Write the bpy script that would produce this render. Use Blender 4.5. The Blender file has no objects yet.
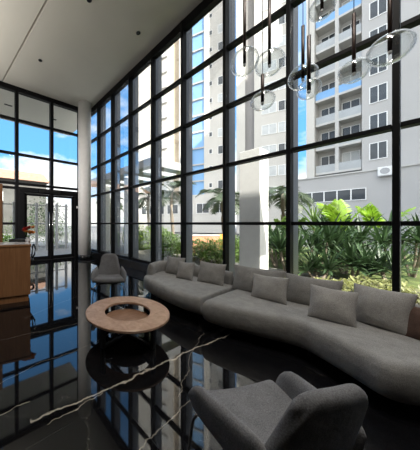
import bpy, bmesh, math, random
from mathutils import Vector, Matrix, noise

random.seed(7)
R = math.radians
S = bpy.context.scene
COL = S.collection

# ------------------------------------------------------------------ camera
cam_d = bpy.data.cameras.new('camera')
cam = bpy.data.objects.new('camera', cam_d); COL.objects.link(cam)
cam_d.sensor_fit = 'HORIZONTAL'; cam_d.sensor_width = 36.0
cam_d.lens = 36.0 * 212.0 / 420.0
cam_d.shift_x = 90.0 / 420.0; cam_d.shift_y = -1.5 / 420.0
cam.location = (0, 0, 1.5)
cam.rotation_euler = (R(90), 0, R(-34.9))
cam_d.clip_start = 0.05; cam_d.clip_end = 600
S.camera = cam

# ------------------------------------------------------------------ sky, sun, exposure
W = bpy.data.worlds.new('sky'); S.world = W; W.use_nodes = True
nt = W.node_tree; nt.nodes.clear()
def N(nt, t, **kw):
    n = nt.nodes.new(t)
    for k, v in kw.items():
        if k == 'inp':
            for i, val in v.items(): n.inputs[i].default_value = val
        else: setattr(n, k, v)
    return n
tc = N(nt, 'ShaderNodeTexCoord'); sep = N(nt, 'ShaderNodeSeparateXYZ')
nt.links.new(tc.outputs['Generated'], sep.inputs[0])
rampz = N(nt, 'ShaderNodeValToRGB')
e = rampz.color_ramp.elements
e[0].position = 0.0; e[0].color = (0.75, 0.88, 0.97, 1)
e[1].position = 0.62; e[1].color = (0.12, 0.34, 0.72, 1)
m = e.new(0.22); m.color = (0.15, 0.45, 0.90, 1)
nt.links.new(sep.outputs['Z'], rampz.inputs[0])
mp = N(nt, 'ShaderNodeMapping'); mp.inputs['Scale'].default_value = (1.6, 1.6, 4.0)
mp.inputs['Location'].default_value = (0.35, 0.2, 0.1)
nt.links.new(tc.outputs['Generated'], mp.inputs[0])
cl = N(nt, 'ShaderNodeTexNoise', inp={'Scale': 1.9, 'Detail': 8.0, 'Roughness': 0.6})
nt.links.new(mp.outputs[0], cl.inputs['Vector'])
zr = N(nt, 'ShaderNodeMapRange', inp={'From Min': 0.05, 'From Max': 0.42, 'To Min': 0.20, 'To Max': -0.06})
nt.links.new(sep.outputs['Z'], zr.inputs['Value'])
ad = N(nt, 'ShaderNodeMath', operation='ADD'); nt.links.new(cl.outputs['Fac'], ad.inputs[0]); nt.links.new(zr.outputs[0], ad.inputs[1])
cr = N(nt, 'ShaderNodeMapRange', inp={'From Min': 0.52, 'From Max': 0.70})
nt.links.new(ad.outputs[0], cr.inputs['Value'])
mx = N(nt, 'ShaderNodeMix', data_type='RGBA'); mx.inputs['B'].default_value = (1.0, 0.98, 0.95, 1)
nt.links.new(cr.outputs[0], mx.inputs['Factor']); nt.links.new(rampz.outputs[0], mx.inputs['A'])
SUN = Vector((-0.25, -0.97, 0.84)).normalized()
bg = N(nt, 'ShaderNodeBackground'); out = N(nt, 'ShaderNodeOutputWorld')
dt = N(nt, 'ShaderNodeVectorMath', operation='DOT_PRODUCT'); dt.inputs[1].default_value = SUN      # bright haze around the sun
nt.links.new(tc.outputs['Generated'], dt.inputs[0])
hz = N(nt, 'ShaderNodeMapRange', interpolation_type='SMOOTHSTEP', inp={'From Min': 0.05, 'From Max': 1.0, 'To Min': 0.62, 'To Max': 1.2})
nt.links.new(dt.outputs['Value'], hz.inputs['Value'])
zz = N(nt, 'ShaderNodeMapRange', interpolation_type='SMOOTHSTEP', inp={'From Min': 0.66, 'From Max': 0.92, 'To Min': 0.0, 'To Max': 1.2})   # extra zenith brightness, added to light seats and garden from above
nt.links.new(sep.outputs['Z'], zz.inputs['Value'])
sa = N(nt, 'ShaderNodeMath', operation='ADD'); nt.links.new(hz.outputs[0], sa.inputs[0]); nt.links.new(zz.outputs[0], sa.inputs[1]); nt.links.new(sa.outputs[0], bg.inputs['Strength'])
hw = N(nt, 'ShaderNodeMapRange', inp={'From Min': -0.1, 'From Max': 0.6, 'To Min': 0.0, 'To Max': 0.85}); nt.links.new(dt.outputs['Value'], hw.inputs['Value'])
m2 = N(nt, 'ShaderNodeMix', data_type='RGBA'); m2.inputs['B'].default_value = (1.0, 0.96, 0.90, 1)
nt.links.new(hw.outputs[0], m2.inputs['Factor']); nt.links.new(mx.outputs['Result'], m2.inputs['A'])
nt.links.new(m2.outputs['Result'], bg.inputs['Color']); nt.links.new(bg.outputs[0], out.inputs[0])

sun_d = bpy.data.lights.new('sun', 'SUN'); sun = bpy.data.objects.new('sun', sun_d); COL.objects.link(sun)
sun_d.energy = 4.4; sun_d.angle = R(0.6); sun_d.color = (1.0, 0.94, 0.84)
sun.rotation_euler = SUN.to_track_quat('Z', 'Y').to_euler()
sun.location = (-10, -30, 40)

# unseen fill lamps, added to brighten the ceiling, seating, column and desk
def area(name, loc, rot, sx, sy, power, col=(1.0, 0.95, 0.88)):
    d = bpy.data.lights.new(name, 'AREA'); d.shape = 'RECTANGLE'; d.size = sx; d.size_y = sy; d.energy = power; d.color = col
    o = bpy.data.objects.new(name, d); COL.objects.link(o); o.location = loc; o.rotation_euler = rot
area('fill_uplight', (-0.9, 5.6, 4.7), (R(180), 0, 0), 0.5, 6.4, 44)  # added fill thrown up at the ceiling, no fitting modelled
area('fill_overhead', (2.5, 0.3, 6.66), (0, 0, 0), 0.6, 0.6, 34)  # added overhead fill for the near sofa seats
area('fill_overhead', (1.1, -0.4, 6.66), (0, 0, 0), 0.6, 0.6, 26)  # second added fill, above the near armchair
def fill_spot(name, loc, target, power, cone):
    d = bpy.data.lights.new(name, 'SPOT'); d.energy = power; d.spot_size = R(cone); d.spot_blend = 0.6; d.shadow_soft_size = 0.3; d.color = (1.0, 0.95, 0.9)
    o = bpy.data.objects.new(name, d); COL.objects.link(o); o.location = loc
    o.rotation_euler = (Vector(target) - Vector(loc)).to_track_quat('-Z', 'Y').to_euler()
fill_spot('column_fill_spot', (-1.6, 5.6, 2.9), (4.0, 8.4, 2.3), 300, 74)  # added fill that brightens the white column
fill_spot('desk_fill_spot', (-1.2, 1.2, 6.5), (0.2, 4.4, 0.7), 110, 30)  # added fill aimed at the desk front
S.view_settings.view_transform = 'Standard'; S.view_settings.look = 'None'
S.view_settings.gamma = 1.0; S.view_settings.use_curve_mapping = False
S.view_settings.exposure = 1.5
try:
    S.cycles.use_denoising = True; S.cycles.max_bounces = 12; S.cycles.transparent_max_bounces = 24
    S.cycles.sample_clamp_indirect = 6.0; S.cycles.caustics_reflective = False; S.cycles.caustics_refractive = False
except Exception: pass

# ------------------------------------------------------------------ materials
def mat(name, col, rough=0.6, metal=0.0, var=0.0, vscale=8.0, spec=0.5, bump=0.0, bscale=60.0, detail=3.0):
    m = bpy.data.materials.new(name); m.use_nodes = True
    t = m.node_tree; b = t.nodes['Principled BSDF']
    b.inputs['Base Color'].default_value = (*col, 1); b.inputs['Roughness'].default_value = rough
    b.inputs['Metallic'].default_value = metal; b.inputs['Specular IOR Level'].default_value = spec
    if var or bump:
        c = N(t, 'ShaderNodeTexCoord')
    if var:
        nz = N(t, 'ShaderNodeTexNoise', inp={'Scale': vscale, 'Detail': detail}); t.links.new(c.outputs['Object'], nz.inputs['Vector'])
        rp = N(t, 'ShaderNodeValToRGB'); el = rp.color_ramp.elements
        el[0].position = 0.3; el[1].position = 0.7
        el[0].color = (*[max(0, x * (1 - var)) for x in col], 1); el[1].color = (*[min(1, x * (1 + var)) for x in col], 1)
        t.links.new(nz.outputs['Fac'], rp.inputs[0]); t.links.new(rp.outputs[0], b.inputs['Base Color'])
    if bump:
        n2 = N(t, 'ShaderNodeTexNoise', inp={'Scale': bscale, 'Detail': 4.0}); t.links.new(c.outputs['Object'], n2.inputs['Vector'])
        bp = N(t, 'ShaderNodeBump', inp={'Strength': bump, 'Distance': 0.01}); t.links.new(n2.outputs['Fac'], bp.inputs['Height'])
        t.links.new(bp.outputs[0], b.inputs['Normal'])
    return m

def wood(name, c1, c2, scale=(1, 14, 14), rough=0.4):
    m = bpy.data.materials.new(name); m.use_nodes = True; t = m.node_tree; b = t.nodes['Principled BSDF']
    c = N(t, 'ShaderNodeTexCoord'); mp = N(t, 'ShaderNodeMapping'); mp.inputs['Scale'].default_value = scale
    t.links.new(c.outputs['Object'], mp.inputs[0])
    nz = N(t, 'ShaderNodeTexNoise', inp={'Scale': 2.2, 'Detail': 6.0, 'Roughness': 0.6, 'Distortion': 0.6})
    t.links.new(mp.outputs[0], nz.inputs['Vector'])
    rp = N(t, 'ShaderNodeValToRGB'); el = rp.color_ramp.elements
    el[0].position = 0.32; el[0].color = (*c1, 1); el[1].position = 0.68; el[1].color = (*c2, 1)
    t.links.new(nz.outputs['Fac'], rp.inputs[0]); t.links.new(rp.outputs[0], b.inputs['Base Color'])
    b.inputs['Roughness'].default_value = rough
    return m

def fabric(name, col, sc=260.0):
    m = bpy.data.materials.new(name); m.use_nodes = True; t = m.node_tree; b = t.nodes['Principled BSDF']
    c = N(t, 'ShaderNodeTexCoord')
    nz = N(t, 'ShaderNodeTexNoise', inp={'Scale': sc, 'Detail': 2.0}); t.links.new(c.outputs['Object'], nz.inputs['Vector'])
    n3 = N(t, 'ShaderNodeTexNoise', inp={'Scale': 9.0, 'Detail': 3.0}); t.links.new(c.outputs['Object'], n3.inputs['Vector'])
    ma = N(t, 'ShaderNodeMath', operation='MULTIPLY_ADD'); ma.inputs[1].default_value = 0.45
    t.links.new(n3.outputs['Fac'], ma.inputs[0]); t.links.new(nz.outputs['Fac'], ma.inputs[2])
    rp = N(t, 'ShaderNodeValToRGB'); el = rp.color_ramp.elements
    el[0].position = 0.5; el[0].color = (*[x * 0.7 for x in col], 1); el[1].position = 0.95; el[1].color = (*[x * 1.35 for x in col], 1)
    t.links.new(ma.outputs[0], rp.inputs[0]); t.links.new(rp.outputs[0], b.inputs['Base Color'])
    b.inputs['Roughness'].default_value = 0.95; b.inputs['Specular IOR Level'].default_value = 0.2
    b.inputs['Sheen Weight'].default_value = 0.1; b.inputs['Sheen Roughness'].default_value = 0.5
    n4 = N(t, 'ShaderNodeTexNoise', inp={'Scale': 14.0, 'Detail': 2.0}); t.links.new(c.outputs['Object'], n4.inputs['Vector'])
    mb = N(t, 'ShaderNodeMath', operation='MULTIPLY_ADD'); mb.inputs[1].default_value = 6.0
    t.links.new(n4.outputs['Fac'], mb.inputs[0]); t.links.new(nz.outputs['Fac'], mb.inputs[2])
    bp = N(t, 'ShaderNodeBump', inp={'Strength': 0.3, 'Distance': 0.003}); t.links.new(mb.outputs[0], bp.inputs['Height'])
    t.links.new(bp.outputs[0], b.inputs['Normal'])
    return m

def thin_glass(name, tint=(0.93, 0.96, 0.95), ior=1.5, gain=1.0):
    m = bpy.data.materials.new(name); m.use_nodes = True; t = m.node_tree; t.nodes.clear()
    o = N(t, 'ShaderNodeOutputMaterial'); mixn = N(t, 'ShaderNodeMixShader')
    tr = N(t, 'ShaderNodeBsdfTransparent'); tr.inputs[0].default_value = (*tint, 1)
    gl = N(t, 'ShaderNodeBsdfGlossy'); gl.inputs['Roughness'].default_value = 0.0
    fr = N(t, 'ShaderNodeFresnel'); fr.inputs['IOR'].default_value = ior
    ml = N(t, 'ShaderNodeMath', operation='MULTIPLY'); ml.inputs[1].default_value = gain; ml.use_clamp = True
    t.links.new(fr.outputs[0], ml.inputs[0]); t.links.new(ml.outputs[0], mixn.inputs[0])
    t.links.new(tr.outputs[0], mixn.inputs[1]); t.links.new(gl.outputs[0], mixn.inputs[2]); t.links.new(mixn.outputs[0], o.inputs[0])
    return m

def leafmat(name, col, trans=0.4):
    m = bpy.data.materials.new(name); m.use_nodes = True; t = m.node_tree; t.nodes.clear()
    o = N(t, 'ShaderNodeOutputMaterial'); mixn = N(t, 'ShaderNodeMixShader'); mixn.inputs[0].default_value = trans
    b = N(t, 'ShaderNodeBsdfPrincipled'); tl = N(t, 'ShaderNodeBsdfTranslucent')
    c = N(t, 'ShaderNodeTexCoord'); nz = N(t, 'ShaderNodeTexNoise', inp={'Scale': 3.0, 'Detail': 3.0}); t.links.new(c.outputs['Object'], nz.inputs['Vector'])
    rp = N(t, 'ShaderNodeValToRGB'); el = rp.color_ramp.elements
    el[0].position = 0.35; el[0].color = (*[x * 0.6 for x in col], 1); el[1].position = 0.65; el[1].color = (*[min(1, x * 1.4) for x in col], 1)
    t.links.new(nz.outputs['Fac'], rp.inputs[0])
    for q in (b.inputs['Base Color'], tl.inputs[0]): t.links.new(rp.outputs[0], q)
    b.inputs['Roughness'].default_value = 0.45
    t.links.new(b.outputs[0], mixn.inputs[1]); t.links.new(tl.outputs[0], mixn.inputs[2]); t.links.new(mixn.outputs[0], o.inputs[0])
    return m

def marble():
    m = bpy.data.materials.new('black_marble'); m.use_nodes = True; t = m.node_tree; b = t.nodes['Principled BSDF']
    c = N(t, 'ShaderNodeTexCoord')
    def math(op, a=None, bb=None, v1=None, v2=None, clamp=False):
        n = N(t, 'ShaderNodeMath', operation=op); n.use_clamp = clamp
        if a is not None: t.links.new(a, n.inputs[0])
        elif v1 is not None: n.inputs[0].default_value = v1
        if bb is not None: t.links.new(bb, n.inputs[1])
        elif v2 is not None: n.inputs[1].default_value = v2
        return n.outputs[0]
    nzA = N(t, 'ShaderNodeTexNoise', inp={'Scale': 1.3, 'Detail': 5.0, 'Roughness': 0.6}); t.links.new(c.outputs['Object'], nzA.inputs['Vector'])
    nzB = N(t, 'ShaderNodeTexNoise', inp={'Scale': 6.0, 'Detail': 4.0}); t.links.new(c.outputs['Object'], nzB.inputs['Vector'])
    sp = N(t, 'ShaderNodeSeparateXYZ'); t.links.new(c.outputs['Object'], sp.inputs[0])
    offA = math('MULTIPLY', math('SUBTRACT', nzA.outputs['Fac'], None, v2=0.5), None, v2=0.55)
    offB = math('MULTIPLY', math('SUBTRACT', nzB.outputs['Fac'], None, v2=0.5), None, v2=0.10)
    off = math('ADD', offA, offB)
    total = None
    # long pale veins: (x0, y0, x1, y1, half width, strength)
    veins = [(0.36, 1.70, 3.1, 1.50, 0.007, 0.9), (0.46, 1.60, 0.95, 1.64, 0.003, 0.7), (-0.6, 1.96, 0.40, 1.89, 0.0035, 0.7),
             (-0.36, 2.24, 2.6, 2.55, 0.0025, 0.45), (-1.8, 3.3, 1.8, 2.95, 0.0025, 0.4), (0.7, 3.6, 2.8, 4.6, 0.0025, 0.4),
             (0.24, 6.4, 3.8, 5.7, 0.004, 0.4), (1.45, 1.25, 2.6, 1.75, 0.0025, 0.45), (0.4, 0.95, 1.7, 1.2, 0.0035, 0.45)]
    for (x0, y0, x1, y1, w, st) in veins:
        dx, dy = x1 - x0, y1 - y0; L = (dx * dx + dy * dy) ** .5; dx /= L; dy /= L
        X = math('SUBTRACT', sp.outputs['X'], None, v2=x0); Y = math('SUBTRACT', sp.outputs['Y'], None, v2=y0)
        al = math('ADD', math('MULTIPLY', X, None, v2=dx), math('MULTIPLY', Y, None, v2=dy))
        pe = math('ADD', math('MULTIPLY', X, None, v2=-dy), math('MULTIPLY', Y, None, v2=dx))
        di = math('ABSOLUTE', math('ADD', pe, math('MULTIPLY', off, None, v2=0.55)))
        li = N(t, 'ShaderNodeMapRange', inp={'From Min': w * 0.4, 'From Max': w * 1.7, 'To Min': st, 'To Max': 0.0}); t.links.new(di, li.inputs['Value'])
        en = math('LESS_THAN', math('ABSOLUTE', math('SUBTRACT', al, None, v2=L / 2)), None, v2=L / 2)
        v = math('MULTIPLY', math('MULTIPLY', li.outputs[0], en), math('ADD', nzB.outputs['Fac'], None, v2=0.35), clamp=True)
        total = v if total is None else math('MAXIMUM', total, v)
    # hairline veins
    vm = N(t, 'ShaderNodeMapping'); vm.inputs['Rotation'].default_value = (0, 0, 0.5); vm.inputs['Scale'].default_value = (0.55, 1.5, 1)
    va = N(t, 'ShaderNodeVectorMath', operation='MULTIPLY_ADD'); va.inputs[1].default_value = (0.8, 0.8, 0)
    t.links.new(nzA.outputs['Color'], va.inputs[0]); t.links.new(c.outputs['Object'], va.inputs[2]); t.links.new(va.outputs[0], vm.inputs[0])
    vo = N(t, 'ShaderNodeTexVoronoi', feature='DISTANCE_TO_EDGE', inp={'Scale': 0.8}); t.links.new(vm.outputs[0], vo.inputs['Vector'])
    hl = N(t, 'ShaderNodeMapRange', inp={'From Min': 0.0, 'From Max': 0.006, 'To Min': 0.10, 'To Max': 0.0}); t.links.new(vo.outputs['Distance'], hl.inputs['Value'])
    total = math('MAXIMUM', total, math('MULTIPLY', hl.outputs[0], nzB.outputs['Fac']))
    # joints of the large slabs
    def joint(axis, size, o):
        f = math('FRACT', math('ADD', math('DIVIDE', sp.outputs[axis], None, v2=size), None, v2=o))
        return math('LESS_THAN', f, None, v2=0.005 / size)
    jn = math('MAXIMUM', joint('X', 1.2, 0.15), joint('Y', 0.9, 0.32))
    mixc = N(t, 'ShaderNodeMix', data_type='RGBA'); mixc.inputs['A'].default_value = (0.006, 0.006, 0.007, 1); mixc.inputs['B'].default_value = (0.62, 0.55, 0.45, 1)
    t.links.new(total, mixc.inputs['Factor'])
    mj = N(t, 'ShaderNodeMix', data_type='RGBA'); mj.inputs['B'].default_value = (0.03, 0.03, 0.03, 1)
    t.links.new(mixc.outputs['Result'], mj.inputs['A']); t.links.new(jn, mj.inputs['Factor'])
    t.links.new(mj.outputs['Result'], b.inputs['Base Color'])
    b.inputs['Roughness'].default_value = 0.03; b.inputs['IOR'].default_value = 1.7
    return m

M = dict(
    marble=marble(),
    ceiling=mat('matte_plaster', (0.66, 0.635, 0.57), 0.9, var=0.03, vscale=0.8),
    plaster=mat('grey_plaster', (0.42, 0.41, 0.39), 0.9, var=0.05, vscale=1.0),
    frame=mat('black_aluminium', (0.007, 0.007, 0.008), 0.5, 0.0, var=0.1, spec=0.15),
    fin=mat('grey_anodised_aluminium', (0.20, 0.215, 0.25), 0.35, 0.5, var=0.05),
    glass=thin_glass('window_glass', (0.96, 0.975, 0.975), 1.45, 0.35),
    column=mat('white_paint', (0.90, 0.89, 0.87), 0.45, var=0.03),
    blackstone=mat('black_stone', (0.012, 0.012, 0.013), 0.2),
    darkmetal=mat('black_metal', (0.015, 0.015, 0.015), 0.35, 0.3, var=0.1),
    chrome=mat('polished_steel', (0.62, 0.62, 0.63), 0.15, 1.0, var=0.03),
    bronze=mat('dark_bronze', (0.05, 0.032, 0.026), 0.4, 0.5, var=0.1),
    sofa=fabric('charcoal_grey_weave', (0.30, 0.293, 0.282), 220.0),
    cushion=fabric('mid_grey_weave', (0.29, 0.281, 0.268), 200.0),
    cushion2=fabric('warm_grey_weave', (0.36, 0.347, 0.33), 200.0),
    brown=fabric('dark_brown_weave', (0.10, 0.06, 0.045), 200.0),
    chair=fabric('grey_boucle', (0.185, 0.185, 0.192), 170.0),
    tabletop=wood('pale_walnut', (0.40, 0.235, 0.15), (0.60, 0.40, 0.28), (5, 5, 3), 0.35),
    traywood=wood('brown_walnut', (0.24, 0.13, 0.075), (0.38, 0.22, 0.14), (3, 14, 3), 0.4),
    desk=wood('oak_veneer', (0.23, 0.105, 0.042), (0.33, 0.16, 0.07), (12, 12, 0.8), 0.45),
    deskedge=wood('oak_veneer_horizontal', (0.25, 0.12, 0.05), (0.35, 0.18, 0.08), (0.8, 12, 12), 0.4),
    desktop=mat('white_laminate', (0.72, 0.71, 0.72), 0.12, var=0.02),
    white=mat('white_plastic', (0.85, 0.85, 0.84), 0.4, var=0.02),
    red=leafmat('red_petal', (0.42, 0.03, 0.02), 0.3), orange=leafmat('orange_petal', (0.85, 0.28, 0.03), 0.4),
    stem=leafmat('green_stem', (0.08, 0.2, 0.04), 0.2),
    cream=mat('pale_render', (0.60, 0.575, 0.53), 0.9, var=0.05, vscale=0.4),
    tan=mat('tan_render', (0.52, 0.44, 0.34), 0.9, var=0.05, vscale=0.4),
    greyrender=mat('grey_render', (0.47, 0.46, 0.45), 0.9, var=0.04, vscale=0.4),
    darkrender=mat('dark_grey_render', (0.28, 0.27, 0.27), 0.9, var=0.04, vscale=0.4),
    blueglass=mat('blue_glazing_sky_reflection', (0.20, 0.40, 0.68), 0.3, 0.0, var=0.04, vscale=0.2),  # stair glazing; doubles as painted sky reflection on two balustrades
    pane=mat('dark_window_pane', (0.07, 0.08, 0.09), 0.08, 0.0, var=0.3, vscale=0.7),
    palepane=mat('blind_behind_pane', (0.55, 0.57, 0.57), 0.25, 0.0, var=0.15, vscale=0.7),
    walnutwall=mat('dark_wall_panelling', (0.06, 0.05, 0.045), 0.6, var=0.1),
    railglass=mat('grey_balcony_glass', (0.40, 0.42, 0.43), 0.2, var=0.1, vscale=0.6),
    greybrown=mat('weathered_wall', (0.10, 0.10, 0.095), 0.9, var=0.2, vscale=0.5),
    concrete=mat('light_concrete', (0.52, 0.51, 0.49), 0.85, var=0.06, vscale=1.5),
    slab=mat('white_canopy_panel', (0.5, 0.505, 0.51), 0.6, var=0.05, vscale=1.0),
    grass=mat('rough_lawn', (0.10, 0.13, 0.035), 0.95, var=0.5, vscale=3.0, bump=0.6, bscale=40, detail=8),
    gravel=mat('gravel_bed', (0.20, 0.19, 0.165), 0.95, var=0.4, vscale=12.0, bump=0.6, bscale=50, detail=8),
    paving=mat('street_paving', (0.17, 0.167, 0.163), 0.9, var=0.12, vscale=0.7),
    orangepaint=mat('orange_paint', (0.85, 0.36, 0.07), 0.6, var=0.08),
    roof=mat('terracotta_roof', (0.30, 0.17, 0.11), 0.85, var=0.25, vscale=2.0),
    trunk=mat('palm_bark', (0.22, 0.18, 0.14), 0.9, var=0.3, vscale=6.0, bump=0.5, bscale=20),
    palm=leafmat('palm_green', (0.06, 0.085, 0.045), 0.3),
    spike=leafmat('deep_green_leaf', (0.045, 0.085, 0.032), 0.25),
    bright=leafmat('yellow_green_leaf', (0.24, 0.40, 0.03), 0.45),
    hedge=leafmat('hedge_green', (0.12, 0.20, 0.04), 0.4),
    lowleaf=leafmat('pale_yellow_green_leaf', (0.26, 0.27, 0.10), 0.4),
    gate=mat('grey_steel', (0.42, 0.42, 0.43), 0.5, 0.2, var=0.08),
    screen=mat('black_screen', (0.01, 0.01, 0.012), 0.1),
)
def brickmat():
    m = bpy.data.materials.new('red_brick'); m.use_nodes = True; t = m.node_tree; b = t.nodes['Principled BSDF']
    c = N(t, 'ShaderNodeTexCoord'); mp = N(t, 'ShaderNodeMapping'); mp.inputs['Rotation'].default_value = (R(90), 0, 0)
    t.links.new(c.outputs['Object'], mp.inputs[0])
    br = N(t, 'ShaderNodeTexBrick', inp={'Scale': 3.5, 'Mortar Size': 0.02}); t.links.new(mp.outputs[0], br.inputs['Vector'])
    br.inputs['Color1'].default_value = (0.48, 0.17, 0.09, 1); br.inputs['Color2'].default_value = (0.58, 0.24, 0.13, 1); br.inputs['Mortar'].default_value = (0.5, 0.38, 0.3, 1)
    t.links.new(br.outputs['Color'], b.inputs['Base Color']); b.inputs['Roughness'].default_value = 0.9
    return m
M['brick'] = brickmat()
pl_ = mat('lit_ceiling_panel', (0.9, 0.9, 0.9), 0.5); pl_.node_tree.nodes['Principled BSDF'].inputs['Emission Color'].default_value = (1, 0.98, 0.94, 1); pl_.node_tree.nodes['Principled BSDF'].inputs['Emission Strength'].default_value = 0.6; M['panel_light'] = pl_
def bubble():
    m = bpy.data.materials.new('clear_blown_glass'); m.use_nodes = True; t = m.node_tree; t.nodes.clear()
    o = N(t, 'ShaderNodeOutputMaterial'); g = N(t, 'ShaderNodeBsdfGlossy', inp={'Roughness': 0.08}); g.inputs['Color'].default_value = (1, 1, 1, 1)
    tr = N(t, 'ShaderNodeBsdfTransparent'); tr.inputs[0].default_value = (0.97, 0.98, 0.98, 1); lw = N(t, 'ShaderNodeLayerWeight', inp={'Blend': 0.5})
    pw = N(t, 'ShaderNodeMath', operation='POWER'); pw.inputs[1].default_value = 2.6; t.links.new(lw.outputs['Facing'], pw.inputs[0])
    ma = N(t, 'ShaderNodeMath', operation='MULTIPLY_ADD'); ma.inputs[1].default_value = 0.8; ma.inputs[2].default_value = 0.035; t.links.new(pw.outputs[0], ma.inputs[0])
    mixn = N(t, 'ShaderNodeMixShader'); t.links.new(ma.outputs[0], mixn.inputs[0])
    t.links.new(tr.outputs[0], mixn.inputs[1]); t.links.new(g.outputs[0], mixn.inputs[2]); t.links.new(mixn.outputs[0], o.inputs[0])
    return m
M['bubble'] = bubble()

# ------------------------------------------------------------------ mesh helpers
def obj(name, bm, m, parent=None, smooth=False, loc=None):
    me = bpy.data.meshes.new(name)
    bmesh.ops.recalc_face_normals(bm, faces=bm.faces[:])
    bm.to_mesh(me); bm.free()
    for x in (m if isinstance(m, (list, tuple)) else [m]): me.materials.append(x)
    if smooth:
        for p in me.polygons: p.use_smooth = True
    o = bpy.data.objects.new(name, me); COL.objects.link(o)
    if parent is not None: o.parent = parent
    if loc is not None: o.location = loc
    return o
def empty(name, loc=(0, 0, 0), rz=0.0):
    o = bpy.data.objects.new(name, None); COL.objects.link(o); o.location = loc; o.rotation_euler = (0, 0, rz); o.empty_display_size = 0.1
    return o
def tag(o, label, cat, group=None, kind=None):
    o['label'] = label; o['category'] = cat
    if group: o['group'] = group
    if kind: o['kind'] = kind
    return o
def struct(o, label=None):
    o['kind'] = 'structure'
    if label: o['label'] = label
    return o
def copy_tree(o, parent=None):
    c = o.copy(); COL.objects.link(c)
    if parent is not None: c.parent = parent
    for ch in [x for x in o.children]: copy_tree(ch, c)
    return c

def box(bm, x0, x1, y0, y1, z0, z1, bev=0.0, mi=0):
    vs = [bm.verts.new((x, y, z)) for x in (x0, x1) for y in (y0, y1) for z in (z0, z1)]
    fs = []
    for q in ((0, 1, 3, 2), (4, 6, 7, 5), (0, 4, 5, 1), (2, 3, 7, 6), (0, 2, 6, 4), (1, 5, 7, 3)):
        f = bm.faces.new([vs[i] for i in q]); f.material_index = mi; fs.append(f)
    if bev > 0:
        es = list({e for f in fs for e in f.edges})
        bmesh.ops.bevel(bm, geom=es, offset=bev, segments=2, affect='EDGES', profile=0.5)
    return bm
def BX(*a, **k):
    bm = bmesh.new(); box(bm, *a, **k); return bm
def prism(bm, pts, z0, z1):
    lo = [bm.verts.new((x, y, z0)) for x, y in pts]; hi = [bm.verts.new((x, y, z1)) for x, y in pts]
    n = len(pts); bm.faces.new(lo[::-1]); bm.faces.new(hi)
    for i in range(n): bm.faces.new((lo[i], lo[(i + 1) % n], hi[(i + 1) % n], hi[i]))
    return bm
def tube(bm, pts, r, seg=8, r1=None, caps=True):
    pts = [Vector(p) for p in pts]; n = len(pts); rings = []
    for i, p in enumerate(pts):
        d = (pts[min(i + 1, n - 1)] - pts[max(i - 1, 0)]).normalized()
        a = d.cross(Vector((0, 0, 1)));
        if a.length < 1e-3: a = Vector((1, 0, 0))
        a.normalize(); b = d.cross(a).normalized()
        rr = r if r1 is None else r + (r1 - r) * i / (n - 1)
        rings.append([bm.verts.new(p + (a * math.cos(2 * math.pi * k / seg) + b * math.sin(2 * math.pi * k / seg)) * rr) for k in range(seg)])
    for i in range(n - 1):
        for k in range(seg): bm.faces.new((rings[i][k], rings[i][(k + 1) % seg], rings[i + 1][(k + 1) % seg], rings[i + 1][k]))
    if caps: bm.faces.new(rings[0][::-1]); bm.faces.new(rings[-1])
    return bm
def lathe(bm, prof, seg=32, c=(0, 0), close=False):
    rings = []
    for r, z in prof:
        if r < 1e-5: rings.append([bm.verts.new((c[0], c[1], z))])
        else: rings.append([bm.verts.new((c[0] + r * math.cos(2 * math.pi * k / seg), c[1] + r * math.sin(2 * math.pi * k / seg), z)) for k in range(seg)])
    pairs = list(zip(rings[:-1], rings[1:]))
    if close: pairs.append((rings[-1], rings[0]))
    for a, b in pairs:
        for k in range(seg):
            k2 = (k + 1) % seg
            if len(a) == 1 and len(b) == 1: continue
            if len(a) == 1: bm.faces.new((a[0], b[k2], b[k]))
            elif len(b) == 1: bm.faces.new((a[k], a[k2], b[0]))
            else: bm.faces.new((a[k], a[k2], b[k2], b[k]))
    return bm
def spread(n, dense=True):
    return [0.5 - 0.5 * math.cos(math.pi * i / n) if dense else i / n for i in range(n + 1)]
def pad(bm, fn, nu, nv, th, eu=0.12, ev=0.12, p=3.0, wob=0.0, seed=0.0, hfn=None):
    """closed soft slab around the mid surface fn(u, v); eu, ev = share of the length that rounds off"""
    us, vs = spread(nu), spread(nv)
    def prof(w, e):
        d = min(w, 1 - w)
        if d >= e: return 1.0
        return max(0.0, 1 - ((e - d) / e) ** p) ** (1 / p)
    top, bot = [], []
    for i, u in enumerate(us):
        rt, rb = [], []
        for j, v in enumerate(vs):
            P = Vector(fn(u, v)); E = 1e-3
            du = Vector(fn(min(1, u + E), v)) - Vector(fn(max(0, u - E), v)); dv = Vector(fn(u, min(1, v + E))) - Vector(fn(u, max(0, v - E)))
            n = du.cross(dv); n.normalize()
            h = th / 2 * prof(u, eu) * prof(v, ev) if hfn is None else th / 2 * hfn(u, v)
            if wob: h *= 1 + wob * noise.noise(P * 6 + Vector((seed, seed * 2, 0)))
            edge = i in (0, nu) or j in (0, nv)
            a = bm.verts.new(P + n * (0 if edge else h)); rt.append(a)
            rb.append(a if edge else bm.verts.new(P - n * h))
        top.append(rt); bot.append(rb)
    for i in range(nu):
        for j in range(nv):
            for g, flip in ((top, False), (bot, True)):
                q = [g[i][j], g[i + 1][j], g[i + 1][j + 1], g[i][j + 1]]
                try: bm.faces.new(q[::-1] if flip else q)
                except ValueError: pass
    return bm
def crom(pts, u):
    n = len(pts) - 1; f = u * n; i = min(int(f), n - 1); t = f - i
    P = [Vector(pts[max(0, min(n, k))]) for k in (i - 1, i, i + 1, i + 2)]
    return 0.5 * ((2 * P[1]) + (P[2] - P[0]) * t + (2 * P[0] - 5 * P[1] + 4 * P[2] - P[3]) * t * t + (3 * P[1] - 3 * P[2] + P[3] - P[0]) * t ** 3)

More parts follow.
